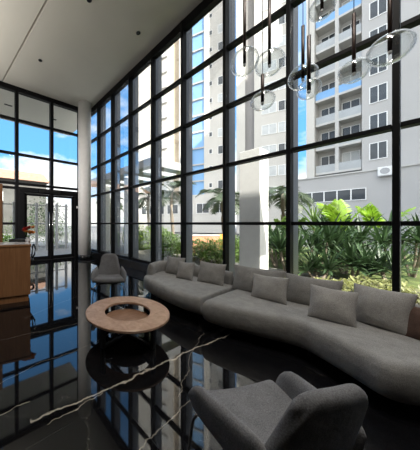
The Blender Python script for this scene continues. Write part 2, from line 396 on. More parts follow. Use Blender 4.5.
# ------------------------------------------------------------------ the room
GX, FY, CZ = 4.54, 8.92, 6.70        # glass wall, far wall, ceiling height
KX, KY = 1.1885, 0.785
def plan(x, y): return (x * KX, y * KY)      # survey grid to metres
struct(obj('floor', BX(-4.5, GX + 0.05, -4.5, FY + 0.05, -0.12, 0.0), M['marble']), 'polished black marble floor with pale veins')
bm = prism(bmesh.new(), [(0.92, FY), (GX + 0.05, FY), (GX + 0.05, -4.5), (2.76, -4.5)], CZ, CZ + 0.15)
struct(obj('ceiling', bm, M['ceiling']), 'plain pale ceiling over the seating area')
bm = prism(bmesh.new(), [(-4.5, FY), (0.88, FY), (2.72, -4.5), (-4.5, -4.5)], CZ + 0.02, CZ + 0.15)
struct(obj('ceiling', bm, M['ceiling']), 'plain ceiling panel left of the shadow gap')
struct(obj('ceiling', BX(-4.5, GX + 0.05, -4.5, FY, CZ + 0.16, CZ + 0.3), M['plaster']))
struct(obj('wall_left', BX(-4.65, -4.5, -4.5, FY, 0, CZ + 0.16), M['walnutwall']))
struct(obj('wall_back', BX(-4.5, GX, -4.65, -4.5, 0, CZ + 0.16), M['walnutwall']))
struct(obj('baseboard_right', BX(GX - 0.2, GX + 0.1, -4.5, FY, 0, 0.27, 0.008), M['blackstone']), 'black stone sill under the glass wall')

RZ = [1.5, 2.75, 4.0, 5.25]
SPACE = 1.117; Y0 = 0.204
def curtain_bay(k, ya, yb):
    w = struct(empty('window_%d' % k, (GX, ya, 0)))
    L = yb - ya
    obj('mullion', BX(-0.14, 0.02, -0.03, 0.03, 0.27, CZ, 0.004), M['frame'], w)
    obj('fin', BX(0.02, 0.28, -0.026, 0.026, 0.0, CZ + 0.1, 0.004), M['fin'], w)
    zs = [0.27] + RZ + [6.46]
    for z in RZ: obj('rail', BX(-0.11, 0.03, 0.035, L - 0.035, z - 0.03, z + 0.03, 0.003), M['frame'], w)
    obj('rail', BX(-0.13, 0.03, 0.035, L - 0.035, 6.46, CZ), M['frame'], w)
    obj('rail', BX(-0.09, 0.03, 0.035, L - 0.035, 0.27, 0.33), M['frame'], w)
    for a, b in zip(zs[:-1], zs[1:]): obj('pane', BX(-0.012, 0.0, 0.03, L - 0.03, a + 0.02, b), M['glass'], w)
    return w
edges = [Y0 + SPACE * i for i in range(-3, 8)] + [FY - 0.03]
for k, (a, b) in enumerate(zip(edges[:-1], edges[1:]), 1): curtain_bay(k, a, b)

# far wall: glazing over a pair of doors
FX = [-4.5, -3.2, -1.7, -0.22, 1.40, 2.73, 3.99]      # mullion positions along X
def far_bay(k, xa, xb, zs, door):
    w = struct(empty('window_%d' % k, (xa, FY, 0)))
    L = xb - xa; z0 = 2.98 if door else 0.0
    obj('mullion', BX(-0.06, 0.06, -0.09, 0.14, 0.0, CZ, 0.004), M['frame'], w)
    for z in zs: obj('rail', BX(0.06, L - 0.06, -0.06, 0.06, z - 0.045, z + 0.045, 0.003), M['frame'], w)
    obj('rail', BX(0.06, L - 0.06, -0.09, 0.08, 6.52, CZ), M['frame'], w)
    full = [z0] + list(zs) + [6.52]
    for a, b in zip(full[:-1], full[1:]):
        if b - a > 0.2: obj('pane', BX(0.05, L - 0.05, -0.006, 0.006, a + 0.02, b), M['glass'], w)
for i in range(len(FX) - 1):
    dr = i in (4, 5)
    zs = [3.03, 4.16, 5.46] if dr else [0.1, 1.5, 2.86, 3.03, 4.16, 5.46]
    far_bay(20 + i, FX[i], FX[i + 1], zs, False if not dr else True)
w = struct(empty('window_30', (3.99, FY, 0)))
obj('mullion', BX(-0.06, 0.10, -0.09, 0.14, 0.0, CZ, 0.004), M['frame'], w)
obj('pane', BX(0.1, 0.54, -0.006, 0.006, 0.1, 6.5), M['glass'], w)
t = struct(empty('trim_1', (1.40, FY, 0)), 'black frame around the pair of glass doors')
obj('lintel', BX(0.06, 2.53, -0.14, 0.12, 2.70, 2.90, 0.006), M['frame'], t)
obj('jamb', BX(0.06, 0.26, -0.13, 0.12, 0.0, 2.70, 0.006), M['frame'], t)
obj('jamb', BX(2.31, 2.53, -0.13, 0.12, 0.0, 2.70, 0.006), M['frame'], t)
obj('threshold', BX(0.06, 2.53, -0.12, 0.12, 0.0, 0.015), M['darkmetal'], t)
def door(k, x0, x1, hx, label):
    d = struct(empty('door_%d' % k, (x0, FY, 0.02)), label); L = x1 - x0
    bm = bmesh.new(); s = 0.10
    box(bm, 0, s, -0.03, 0.03, 0, 2.66); box(bm, L - s, L, -0.03, 0.03, 0, 2.66)
    box(bm, s, L - s, -0.03, 0.03, 0, 0.14); box(bm, s, L - s, -0.03, 0.03, 2.58, 2.66)
    obj('door_frame', bm, M['frame'], d)
    obj('pane', BX(s, L - s, -0.005, 0.005, 0.14, 2.58), M['glass'], d)
    bm = tube(bmesh.new(), [(hx, -0.09, 0.75), (hx, -0.09, 1.95)], 0.017, 10)
    for z in (0.9, 1.8): tube(bm, [(hx, -0.03, z), (hx, -0.09, z)], 0.01, 8)
    obj('handle', bm, M['chrome'], d, True)
    return d
door(1, 1.665, 2.68, 0.95, 'left leaf of the pair of glass entrance doors')
door(2, 2.69, 3.705, 0.05, 'right leaf of the pair of glass entrance doors')
o = obj('door_sensor', BX(-0.045, 0.045, -0.03, 0.0, -0.05, 0.05, 0.01), M['white'], None, loc=(3.82, FY - 0.1305, 2.22))
tag(o, 'small white access reader on the black door jamb beside the column', 'sensor')
o = obj('door_closer', BX(-0.42, 0.42, -0.09, 0.0, -0.06, 0.06, 0.012), M['darkmetal'], None, loc=(2.62, FY - 0.142, 2.80))
tag(o, 'long black door operator box on the lintel over the glass doors', 'door operator')

c = struct(empty('column', (4.0, 8.415, 0)), 'round white column at the corner of the glass walls')
obj('shaft', lathe(bmesh.new(), [(0, 0.16), (0.275, 0.16), (0.275, CZ), (0, CZ)], 48), M['column'], c, False)
obj('plinth', lathe(bmesh.new(), [(0, 0), (0.285, 0), (0.285, 0.16), (0, 0.16)], 48), M['blackstone'], c, False)
for ch in c.children:
    for p in ch.data.polygons: p.use_smooth = len(p.vertices) == 4 and abs(p.normal.z) < 0.5

# ------------------------------------------------------------------ outside: ground and soffit
struct(obj('ground', BX(-60, 140, -60, 160, -0.6, -0.14), M['paving']), 'paved street outside')
g = obj('garden_bed', BX(GX + 0.30, 8.5, -6, 9.2, -0.14, -0.03), M['gravel']); struct(g, 'gravel strip along the glass wall')
g = obj('lawn', BX(8.5, 18, -6, 11.5, -0.14, -0.04), M['grass']); struct(g, 'rough lawn beyond the gravel strip')
s = struct(empty('soffit', (0, FY + 0.16, CZ)), 'pale soffit outside above the entrance')
obj('soffit_panel', BX(-6, GX + 0.2, 0, 2.9, -0.02, 0.2), M['ceiling'], s)
for x, y, lab in ((1.30, 10.40, 'slot light in the soffit outside the entrance, nearer the desk'), (3.30, 10.52, 'slot light in the soffit outside the entrance, nearer the column')):
    r = empty('slot_light', (x, y, CZ - 0.02)); tag(r, lab, 'slot light', 'slot lights in the entrance soffit')
    obj('trim_ring', BX(-0.16, 0.16, -0.05, 0.05, -0.012, 0.0), M['darkmetal'], r)
    obj('diffuser', BX(-0.12, 0.12, -0.03, 0.03, -0.016, -0.010), M['screen'], r)
# the storeys of this building over the lobby, and its neighbour across the side street
struct(obj('roof_slab', BX(-4.9, GX + 0.35, -4.9, FY + 0.2, 7.02, 7.3), M['greyrender']))
struct(obj('neighbour_tower', BX(14, 64, -34, -20, -0.14, 53), M['cream']))

# ------------------------------------------------------------------ towers across the street
def basis(ang):     # along = away from the camera, inward = into the building
    return R(ang)
def tower(name, ang, c, label, build):
    """local frame: x = along the facade (away), y = into the building"""
    global KS
    a = Vector((KX * math.sin(R(ang)), KY * math.cos(R(ang)), 0)); n = Vector((KX * math.cos(R(ang)), -KY * math.sin(R(ang)), 0))
    KS = a.length                                   # bay module of this facade
    r = bpy.data.objects.new(name, None); COL.objects.link(r); r.location = n * c
    r.rotation_euler = (0, 0, math.atan2(a.y, a.x)); tag(r, label, 'building')
    # local x -> a, local y -> perpendicular (left of a) = -n ; use y negative for inward
    build(r)
    return r
winmesh = {}
KS = 1.0
def window(r, x, y, z, w, h, pane='pane', sub=2):
    x *= KS; w *= KS
    key = (round(w, 2), round(h, 2), pane, sub)
    if key not in winmesh:
        bm = bmesh.new(); f = 0.07
        box(bm, -w / 2, w / 2, -0.02, 0.06, -f, 0); box(bm, -w / 2, w / 2, -0.02, 0.06, h, h + f)
        box(bm, -w / 2 - f, -w / 2, -0.02, 0.06, -f, h + f); box(bm, w / 2, w / 2 + f, -0.02, 0.06, -f, h + f)
        for i in range(1, sub): box(bm, -w / 2 + w * i / sub - 0.035, -w / 2 + w * i / sub + 0.035, -0.02, 0.05, 0, h)
        a = obj('window', bm, M['white'], r); b = obj('pane', BX(-w / 2, w / 2, 0.0, 0.02, 0, h), M[pane], a)
        winmesh[key] = (a.data, b.data)
    else:
        a = bpy.data.objects.new('window', winmesh[key][0]); COL.objects.link(a); a.parent = r
        b = bpy.data.objects.new('pane', winmesh[key][1]); COL.objects.link(b); b.parent = a
    a.location = (x, y, z)
    return a
def wallpart(r, x0, x1, z0, z1, m, y=0.0, depth=9.0, name='wall'):
    return obj(name, BX(x0 * KS, x1 * KS, y - depth, y, z0, z1), M[m], r)

def build_A(r):
    wallpart(r, 29.8, 34.3, 0, 46, 'cream', 0.6)
    wallpart(r, 25.6, 29.8, 0, 46, 'cream', 0.0)
    wallpart(r, 24.2, 25.6, 0, 46, 'tan', -0.5)
    wallpart(r, 21.5, 24.2, 0, 46, 'cream', 0.3)
    obj('glazed_stair', BX(19.0 * KS, 21.5 * KS, -8, -0.3, 0, 46), M['blueglass'], r)
    for k in range(14): obj('floor_band', BX(19.0 * KS, 21.5 * KS, -0.3, -0.1, 6.0 + k * 2.9, 6.25 + k * 2.9), M['greyrender'], r)
    wallpart(r, 13.9, 19.0, 0, 46, 'cream', 0.0)
    wallpart(r, 13.9, 36, 0, 6.2, 'cream', 3.0, 2.9, 'podium')
    for k in range(12):
        z = 7.4 + k * 2.9
        window(r, 28.0, 0, z, 1.9, 1.2, 'palepane', 2)
        if k % 3 != 1: window(r, 15.0, 0, z, 2.5, 1.3, 'palepane' if k % 2 else 'pane', 3)
        window(r, 17.7, 0, z + 0.3, 0.5, 0.7, 'pane', 1)
        obj('ledge', BX(27.0 * KS, 29.0 * KS, 0, 0.25, z - 0.3, z - 0.12), M['greyrender'], r)
    for k in range(7): window(r, 15.6 + k * 3.0, 3.0, 3.2, 2.2, 1.5, 'pane', 2)
def build_C(r):
    wallpart(r, 10.55, 11.9, 0, 50, 'cream', 0.0, 5)
    wallpart(r, 9.2, 10.55, 0, 50, 'darkrender', -0.6, 4.4)
    wallpart(r, 4.0, 9.2, 0, 50, 'cream', 0.0, 5)
    for k in range(14):
        z = 5.2 + k * 2.9
        window(r, 7.1, 0, z, 1.9, 1.25, 'palepane', 2)
        window(r, 4.95, 0, z, 1.7, 1.25, 'palepane' if k % 2 else 'pane', 2)
def build_B(r):
    k_ = 1 / KS
    wallpart(r, 7.5 * k_, 8.25 * k_, 0, 46, 'cream', 0.4)
    wallpart(r, 3.75 * k_, 7.5 * k_, 0, 46, 'greyrender', -1.3, 7)
    wallpart(r, -9.0 * k_, 3.75 * k_, 0, 46, 'greyrender', 0.2)
    wallpart(r, -9.0 * k_, 9.2 * k_, 0, 6.95, 'greyrender', 1.0, 0.8, 'podium')
    obj('cornice', BX(-9.0, 9.25, 1.0, 1.12, 6.8, 6.95), M['concrete'], r)
    for k in range(12):
        z = 7.6 + k * 2.9
        obj('balcony', BX(3.8, 7.45, -1.3, 0.1, z - 0.35, z - 0.1), M['concrete'], r)
        obj('balustrade', BX(3.8, 7.45, 0.02, 0.08, z - 0.1, z + 0.75), M['blueglass' if k in (3, 6) else 'railglass'], r)  # blue on two balustrades paints in the sky they reflect
        window(r, 6.55 * k_, -1.3, z, 1.3 * k_, 2.0, 'pane', 2); window(r, 4.75 * k_, -1.3, z, 1.3 * k_, 2.0, 'palepane' if k % 3 == 0 else 'pane', 2)
        obj('pier', BX(5.5, 5.8, -1.3, 0.1, z - 0.1, z + 2.55), M['concrete'], r)
        window(r, 2.65 * k_, 0.2, z + 0.5, 1.05 * k_, 1.6, 'pane', 2)
        window(r, -2.2 * k_, 0.2, z + 0.5, 1.05 * k_, 1.6, 'pane', 2)
    for k in range(5): window(r, (3.9 + k * 1.05) * k_, 1.0, 4.0, 0.95 * k_, 1.1, 'pane', 1)
tower('apartment_tower', -16.2, 34.5, 'cream tower with a blue glazed stair strip, left of the grey-banded tower', build_A)
tower('apartment_tower', -16.2, 31.6, 'tall tower with a dark vertical band behind the middle glass bays', build_C)
B = tower('apartment_tower', 0.0, 28.6, 'nearest grey tower with balconies behind the right-hand glass bay', build_B)
# outdoor unit on the grey tower
u = empty('air_conditioner', (34.0 - 1.0, 2.05, 6.15)); u.rotation_euler = (0, 0, R(90))
tag(u, 'white outdoor air conditioner fixed to the grey tower above the podium', 'air conditioner')
obj('casing', BX(-0.55, 0.55, -0.03, 0.4, 0, 0.85, 0.03), M['white'], u)
obj('fan_grille', lathe(bmesh.new(), [(0, 0), (0.3, 0), (0.3, 0.02), (0, 0.02)], 24), M['gate'], u).matrix_local = Matrix.Translation((0.1, 0.40, 0.43)) @ Matrix.Rotation(R(-90), 4, 'X')
obj('bracket', BX(-0.5, 0.5, -0.04, 0.36, -0.06, 0.0), M['gate'], u)

# low building down the street beyond the doors
lb = empty('low_building', (0, 38, 0)); tag(lb, 'low pale building with a terracotta roof seen beyond the glass doors', 'building')
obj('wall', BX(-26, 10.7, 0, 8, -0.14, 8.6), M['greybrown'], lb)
bm = bmesh.new()
vs = [bm.verts.new(p) for p in ((-26.5, -0.8, 8.6), (11.2, -0.8, 8.6), (11.2, 8.8, 8.6), (-26.5, 8.8, 8.6), (-26.5, 4, 11.0), (11.2, 4, 11.0))]
for q in ((0, 1, 5, 4), (2, 3, 4, 5), (0, 4, 3), (1, 2, 5), (0, 3, 2, 1)): bm.faces.new([vs[i] for i in q])
obj('roof', bm, M['roof'], lb)
for k in range(10):
    for z in (1.4, 5.0):
        f = obj('window', BX(-0.8, 0.8, -0.06, 0.02, 0, 1.6), M['white'], lb, loc=(-24 + k * 3.4, 0, z))
        obj('pane', BX(-0.7, 0.7, -0.08, -0.05, 0.1, 1.5), M['pane'], f)

# gate and fence outside the entrance
gt = empty('metal_fence', (0, 13.5, -0.14)); tag(gt, 'grey steel fence of tall upright posts outside the glass doors', 'fence')
for k in range(15):
    obj('post', BX(-3.6 + k * 0.62 - 0.07, -3.6 + k * 0.62 + 0.07, -0.06, 0.06, 0, 2.9), M['gate'], gt)
for z in (0.25, 1.64, 2.75): obj('rail', BX(-3.75, 5.2, -0.03, 0.03, z - 0.03, z + 0.03), M['gate'], gt)

# entrance canopy and its pillars
cp = empty('entrance_canopy', (5.76, 6.05, 0)); tag(cp, 'flat white canopy slab over the side path outside the glass wall', 'canopy')
obj('slab', BX(0, 2.4, 0, 5.8, 3.78, 4.12, 0.02), M['slab'], cp)
for k in range(4): obj('roof_light', BX(0.35, 2.0, 0.5 + k * 1.35, 1.0 + k * 1.35, 3.765, 3.785), M['panel_light'], cp)
obj('pillar', BX(0.64, 1.14, 2.26, 2.76, -0.14, 3.78), M['column'], cp)
obj('pillar', BX(0.64, 1.14, 4.9, 5.4, -0.14, 3.78), M['column'], cp)
pl = empty('white_pillar', (6.64, 2.80, -0.14)); tag(pl, 'square white pillar just outside the glass behind the sofas', 'pillar')
obj('shaft', BX(-0.27, 0.27, -0.27, 0.27, 0.0, 3.70, 0.01), M['column'], pl)

# brick wall with an orange end panel
bw = empty('brick_wall', (9.98, 6.87, -0.06), math.atan2(-0.75, 1.25)); tag(bw, 'low red brick garden wall behind the shrubs', 'wall')
obj('brickwork', BX(-0.9, 1.05, -0.1, 0.1, 0, 0.90), M['brick'], bw)
obj('coping', BX(-0.92, 1.05, -0.13, 0.13, 0.90, 0.96), M['concrete'], bw)
op = obj('orange_panel', BX(1.06, 1.55, -0.12, 0.1, 0, 0.98), M['orangepaint'], None, loc=(9.98, 6.87, -0.06)); op.rotation_euler = (0, 0, math.atan2(-0.75, 1.25))
tag(op, 'orange painted block at the end of the brick garden wall', 'panel')

# ------------------------------------------------------------------ planting
def blade(bm, base, az, el, L, w, droop, n=6, fold=0.25):
    d = Vector((math.cos(az) * math.cos(el), math.sin(az) * math.cos(el), math.sin(el)))
    side = Vector((-math.sin(az), math.cos(az), 0)); p = Vector(base); rows = []
    for i in range(n + 1):
        t = i / n; ww = w * (math.sin(math.pi * min(1, 0.12 + t * 0.88)) ** 0.7) * 0.5
        up = side.cross(d).normalized() * -1
        rows.append((bm.verts.new(p - side * ww + up * ww * fold), bm.verts.new(p), bm.verts.new(p + side * ww + up * ww * fold)))
        p = p + d * (L / n); d = (d + Vector((0, 0, -droop / n * (0.4 + 1.4 * t)))).normalized()
    for a, b in zip(rows[:-1], rows[1:]):
        bm.faces.new((a[0], a[1], b[1], b[0])); bm.faces.new((a[1], a[2], b[2], b[1]))
def frond(bm, base, az, el, L, droop, nl=22, ll=0.4, lw=0.045):
    d = Vector((math.cos(az) * math.cos(el), math.sin(az) * math.cos(el), math.sin(el))); side = Vector((-math.sin(az), math.cos(az), 0)); p = Vector(base); pts = [p.copy()]
    for i in range(nl):
        t = i / nl; p = p + d * (L / nl); d = (d + Vector((0, 0, -droop / nl))).normalized(); pts.append(p.copy())
        if t > 0.12:
            l = ll * math.sin(math.pi * (0.15 + 0.8 * t)) + 0.05
            for s in (-1, 1):
                q = (side * s + d * 0.75 + Vector((0, 0, random.uniform(-0.25, 0.15)))).normalized()
                e1 = p + q * l * 0.55 + Vector((0, 0, 0.02)); e2 = p + q * l + Vector((0, 0, -0.12 * l)); wv = d * lw * 0.5
                v = [bm.verts.new(x) for x in (p - wv, e1 - wv, e2, e1 + wv, p + wv)]; bm.faces.new(v)
    tube(bm, pts, 0.018, 4, 0.005)
def palm(x, y, h, label, cr=1.3, nf=13, z0=-0.04, m='palm'):
    x, y = plan(x, y)
    r = empty('palm_tree', (x, y, z0)); tag(r, label, 'palm tree', 'palms outside the glass wall')
    pts = [(0.06 * math.sin(i * 0.8), 0.04 * i / 6, h * i / 8) for i in range(9)]
    obj('trunk', tube(bmesh.new(), pts, 0.13, 10, 0.085), M['trunk'], r, True)
    bm = bmesh.new(); top = (pts[-1][0], pts[-1][1], h - 0.05)
    for i in range(nf): frond(bm, top, i * 2.4 + random.random() * 0.4, random.uniform(0.1, 1.1), cr * random.uniform(0.85, 1.15), random.uniform(1.7, 2.5), 26, cr * 0.36, 0.05)
    obj('crown', bm, M[m], r)
    return r
palm(8.6, 11.4, 3.5, 'palm with its crown under the canopy edge, third bay from the column', 1.5)
palm(8.9, 14.6, 3.5, 'slim palm right of the white canopy pillar', 1.4)
palm(9.9, 8.3, 3.0, 'dark palm standing over the brick wall and orange panel', 1.5, 15)
palm(10.6, 5.0, 3.0, 'dark palm right of the square white pillar', 1.5, 15)
palm(7.2, 17.2, 3.0, 'far palm seen through the last bays by the column', 1.3)
def spiky(x, y, h, nl, L, w, label, m='spike', stem=0.0, name='spiky_plant', cat='plant', emin=0.0, z0=-0.04, droop=1.0):
    x, y = plan(x, y)
    r = empty(name, (x, y, z0)); tag(r, label, cat, 'garden plants outside the glass')
    bm = bmesh.new(); k = 0
    heads = [(0, 0, h)] if stem == 0 else [(random.uniform(-stem, stem), random.uniform(-stem, stem), h * random.uniform(0.55, 1.0)) for _ in range(3)]
    for hx, hy, hz in heads:
        for i in range(nl): blade(bm, (hx, hy, hz * random.uniform(0.8, 1.0)), i * 2.4 + random.random(), random.uniform(emin, 1.35), L * random.uniform(0.75, 1.15), w, random.uniform(0.3, droop))
    obj('foliage', bm, M[m], r)
    bm = bmesh.new()
    for hx, hy, hz in heads: tube(bm, [(hx * 0.2, hy * 0.2, 0), (hx * 0.7, hy * 0.7, hz * 0.5), (hx, hy, hz)], 0.035, 8, 0.025)
    obj('stem', bm, M['trunk'], r)
    return r
def fan(x, y, h, label, L=1.0, nf=7, m='bright'):
    x, y = plan(x, y)
    r = empty('broad_leaf_plant', (x, y, -0.04)); tag(r, label, 'plant', 'garden plants outside the glass')
    bm = bmesh.new(); st = bmesh.new()
    for i in range(nf):
        az = i * 2.4 + random.random() * 0.5; el = random.uniform(0.95, 1.45)
        frond(bm, (0.05 * math.cos(az), 0.05 * math.sin(az), h), az, el, L * random.uniform(0.8, 1.2), random.uniform(0.6, 1.1), 24, L * 0.30, 0.055)
        tube(st, [(0.03 * math.cos(az), 0.03 * math.sin(az), 0), (0.05 * math.cos(az), 0.05 * math.sin(az), h)], 0.02, 6)
    obj('foliage', bm, M[m], r); obj('stem', st, M['stem'], r)
    return r
spiky(7.35, 2.45, 1.25, 26, 0.95, 0.075, 'spiky dark green plant left of the tall yellow-green fronds', stem=0.35)
spiky(7.9, 1.75, 1.15, 26, 1.0, 0.08, 'spiky dark green plant beneath the tall yellow-green fronds', stem=0.4)
spiky(8.6, 1.15, 1.1, 26, 1.0, 0.08, 'spiky dark green plant beside the right-hand mullion', stem=0.35)
spiky(6.6, 3.0, 0.8, 30, 0.8, 0.06, 'low spiky plant close to the square white pillar', stem=0.25)
spiky(7.3, 3.7, 1.1, 26, 0.9, 0.08, 'spiky plant showing between the white pillar and the black mullion', stem=0.3)
spiky(8.75, 0.25, 1.2, 26, 1.0, 0.07, 'spiky dark plant beyond the right-hand mullion at the edge of view', stem=0.35)
spiky(7.0, 1.35, 0.45, 36, 0.85, 0.07, 'dark strap-leaved plant in front of the taller garden plants', stem=0.3)
spiky(7.4, 0.7, 0.45, 36, 0.8, 0.07, 'dark strap-leaved plant low beside the right-hand mullion', stem=0.3)
spiky(6.5, 2.1, 0.4, 34, 0.7, 0.06, 'dark strap-leaved plant behind the two throw pillows', stem=0.25)
spiky(8.1, 2.75, 1.55, 30, 0.85, 0.06, 'upright light green spiky plant left of the tall fronds', m='hedge', emin=0.3)
spiky(9.0, 2.4, 1.4, 24, 1.1, 0.09, 'tall dark plant at the back of the planting', stem=0.5)
fan(8.3, 1.95, 1.25, 'tall yellow-green fronds rising above the eye-level rail', 1.15, 4)
fan(9.3, 1.1, 1.2, 'yellow-green fronds against the right-hand mullion', 1.05, 4)
fan(8.0, 3.6, 0.9, 'yellow-green fronds low right of the white pillar', 0.9, 8, 'hedge')
def bush(x, y, rx, rz, label, m='hedge', n=900, ls=0.085, name='shrub', z0=-0.04, cat='shrub', group='shrubs in the garden strip'):
    x, y = plan(x, y)
    r = empty(name, (x, y, z0)); tag(r, label, cat, group)
    bm = bmesh.new()
    for _ in range(n):
        v = Vector((random.gauss(0, 1), random.gauss(0, 1), random.gauss(0, 1))).normalized() * (random.random() ** 0.35)
        v = v * (1 + 0.35 * noise.noise(v * 2.2 + Vector((x, y, 0))))
        p = Vector((v.x * rx, v.y * rx, rz + v.z * rz)); p.z = max(0.02, p.z)
        blade(bm, p, random.random() * 6.3, random.uniform(-0.4, 1.1), ls * random.uniform(0.7, 1.5), ls * 0.5, 0.6, 2)
    obj('foliage', bm, M[m], r)
    bm = bmesh.new()
    for k in range(4): tube(bm, [(0, 0, 0), (rx * 0.3 * math.cos(k * 1.6), rx * 0.3 * math.sin(k * 1.6), rz), (rx * 0.5 * math.cos(k * 1.6), rx * 0.5 * math.sin(k * 1.6), rz * 1.5)], 0.02, 5, 0.008)
    obj('stem', bm, M['trunk'], r)
    return r
for (x, y, rx, rz, m, lab) in (
    (6.3, 5.6, 0.75, 0.46, 'hedge', 'shrub behind the far sofa, left of the square white pillar'),
    (6.5, 6.9, 0.8, 0.44, 'hedge', 'shrub in front of the orange panel and brick wall'),
    (6.0, 8.3, 0.8, 0.55, 'hedge', 'shrub just left of the brick wall'),
    (6.6, 9.4, 0.85, 0.62, 'hedge', 'rounded shrub under the end of the canopy'),
    (6.6, 12.4, 0.75, 0.60, 'hedge', 'shrub right of the white canopy pillar'),
    (7.3, 11.4, 0.95, 0.75, 'bright', 'shrub under the palm by the canopy edge'),
    (8.2, 6.3, 0.8, 0.50, 'hedge', 'shrub between the brick wall and the square white pillar'),
    (8.6, 4.2, 0.8, 0.55, 'hedge', 'shrub behind the spiky plants right of the white pillar'),
    (7.4, 14.2, 0.8, 0.75, 'hedge', 'shrub left of the white canopy pillar, low in the far bays'),
    (8.6, 16.2, 0.9, 1.1, 'bright', 'tall light green shrub seen through the bays next to the column'),
    (10.2, 2.2, 1.0, 0.6, 'spike', 'dark bush at the back of the tropical planting'),
    (11.4, -0.4, 1.0, 0.6, 'spike', 'dark bush behind the fronds at the right-hand mullion'),
    (4.1, 19.0, 1.3, 0.9, 'hedge', 'rounded shrub behind the grey fence, seen through the right door leaf'),
    (2.4, 21.0, 1.4, 1.1, 'hedge', 'tall shrub behind the grey fence, seen through the left door leaf'),
    (7.0, 38.0, 3.0, 2.6, 'palm', 'dark round tree down the street, seen through the right door leaf'),
    (-1.0, 40.0, 3.2, 2.4, 'palm', 'dark round tree down the street, seen through the left door leaf'),
    (1.1, 15.0, 0.7, 0.55, 'bright', 'bright shrub outside, above the desk top at the left edge')):
    bush(x, y, rx, rz, lab, m, 1900 if rx < 2 else 1500, 0.10 if rx < 2 else 0.3, 'shrub' if rx < 2 else 'street_tree', cat='shrub' if rx < 2 else 'tree', group='shrubs in the garden strip' if rx < 2 else 'trees down the street', z0=-0.04 if y < 13 else -0.14)
for (x, y, rx, rz, lab) in (
    (5.75, 1.55, 0.45, 0.10, 'pale low ground cover behind the large back cushion'),
    (6.2, 0.75, 0.6, 0.13, 'pale low ground cover at the foot of the right-hand plants'),
    (5.4, 2.4, 0.4, 0.09, 'pale low ground cover behind the throw pillows'),
    (5.9, 0.1, 0.55, 0.12, 'pale low ground cover at the right edge of the view')):
    o = bush(x, y, rx, rz, lab, 'lowleaf', 420, 0.10, 'ground_cover', -0.03)

# ------------------------------------------------------------------ ceiling downlights
for (x, y, lab) in ((1.5, 8.91, 'recessed downlight in the ceiling nearest the entrance'), (3.13, 5.68, 'recessed downlight in the ceiling closest to the glass wall'),
                    (1.88, 5.67, 'recessed downlight at the top edge of the view')):
    r = empty('downlight', (*plan(x, y), CZ)); tag(r, lab, 'downlight', 'recessed downlights')
    obj('trim_ring', lathe(bmesh.new(), [(0.062, 0.0), (0.062, -0.008), (0.048, -0.010), (0.048, 0.0)], 24, close=True), M['darkmetal'], r, True)
    obj('lens', lathe(bmesh.new(), [(0, -0.001), (0.048, -0.001), (0.046, -0.005), (0, -0.005)], 24), M['screen'], r, True)

# ------------------------------------------------------------------ pendants
def pendant(x, y, z, rad, squash, tubelen, tilt, label):
    r = empty('pendant_lamp', (x, y, z)); tag(r, label, 'pendant lamp', 'blown glass pendants')
    prof = []
    n = 22
    def ring(rr, k0, k1):
        return [(rr * math.sin(a) * (1 + 0.06 * math.sin(a)), -rr * squash * math.cos(a)) for a in [k0 + (k1 - k0) * i / n for i in range(n + 1)]]
    outer = ring(rad, 0.0, math.pi - 0.22); inner = ring(rad - 0.005, 0.0, math.pi - 0.22)
    outer[0] = (0, outer[0][1]); inner[0] = (0, inner[0][1])
    g = obj('glass_bowl', lathe(bmesh.new(), outer + inner[::-1], 40), M['bubble'], r, True); g.rotation_euler = (tilt, tilt * 0.6, 0)
    t0 = -rad * squash * 0.15
    obj('stem', tube(bmesh.new(), [(0, 0, t0), (0, 0, t0 + tubelen)], 0.016, 12), M['bronze'], r, True)
    obj('lamp_tip', lathe(bmesh.new(), [(0, t0 - 0.03), (0.012, t0 - 0.026), (0.014, t0), (0, t0)], 12), M['white'], r, True)
    obj('cord', tube(bmesh.new(), [(0, 0, t0 + tubelen), (0, 0, CZ - z - 0.03)], 0.0035, 6), M['bronze'], r, True)
    obj('ceiling_rose', lathe(bmesh.new(), [(0, CZ - z), (0.05, CZ - z), (0.05, CZ - z - 0.03), (0, CZ - z - 0.03)], 20), M['bronze'], r, True)
    return r
for (x, y, z, rad, sq, tl, tilt, lab) in (
    (2.669, 1.226, 3.429, 0.139, 1.12, 1.0, 0.05, 'round glass pendant furthest left of the cluster'),
    (2.860, 1.036, 3.382, 0.139, 1.05, 0.9, -0.06, 'round glass pendant second from the left, overlapping its neighbour'),
    (2.582, 1.001, 2.828, 0.109, 0.90, 0.30, 0.04, 'small squat glass pendant hanging lowest of the cluster'),
    (3.122, 0.796, 3.185, 0.131, 1.05, 0.61, 0.0, 'glass pendant left of the middle, behind a smaller one'),
    (2.873, 0.684, 2.898, 0.094, 1.1, 0.57, 0.05, 'smallest glass pendant overlapping a larger one, in front of the balconied tower'),
    (3.395, 0.434, 3.153, 0.120, 1.0, 0.64, 0.06, 'glass pendant just left of the biggest one'),
    (3.336, 0.189, 3.199, 0.148, 0.95, 0.80, 0.05, 'biggest wide glass pendant at the far right'),
    (3.492, 0.710, 4.122, 0.12, 1.1, 0.8, 0.0, 'highest glass pendant, at the top edge of the view')):
    pendant(x, y, z, rad, sq, tl, tilt, lab)

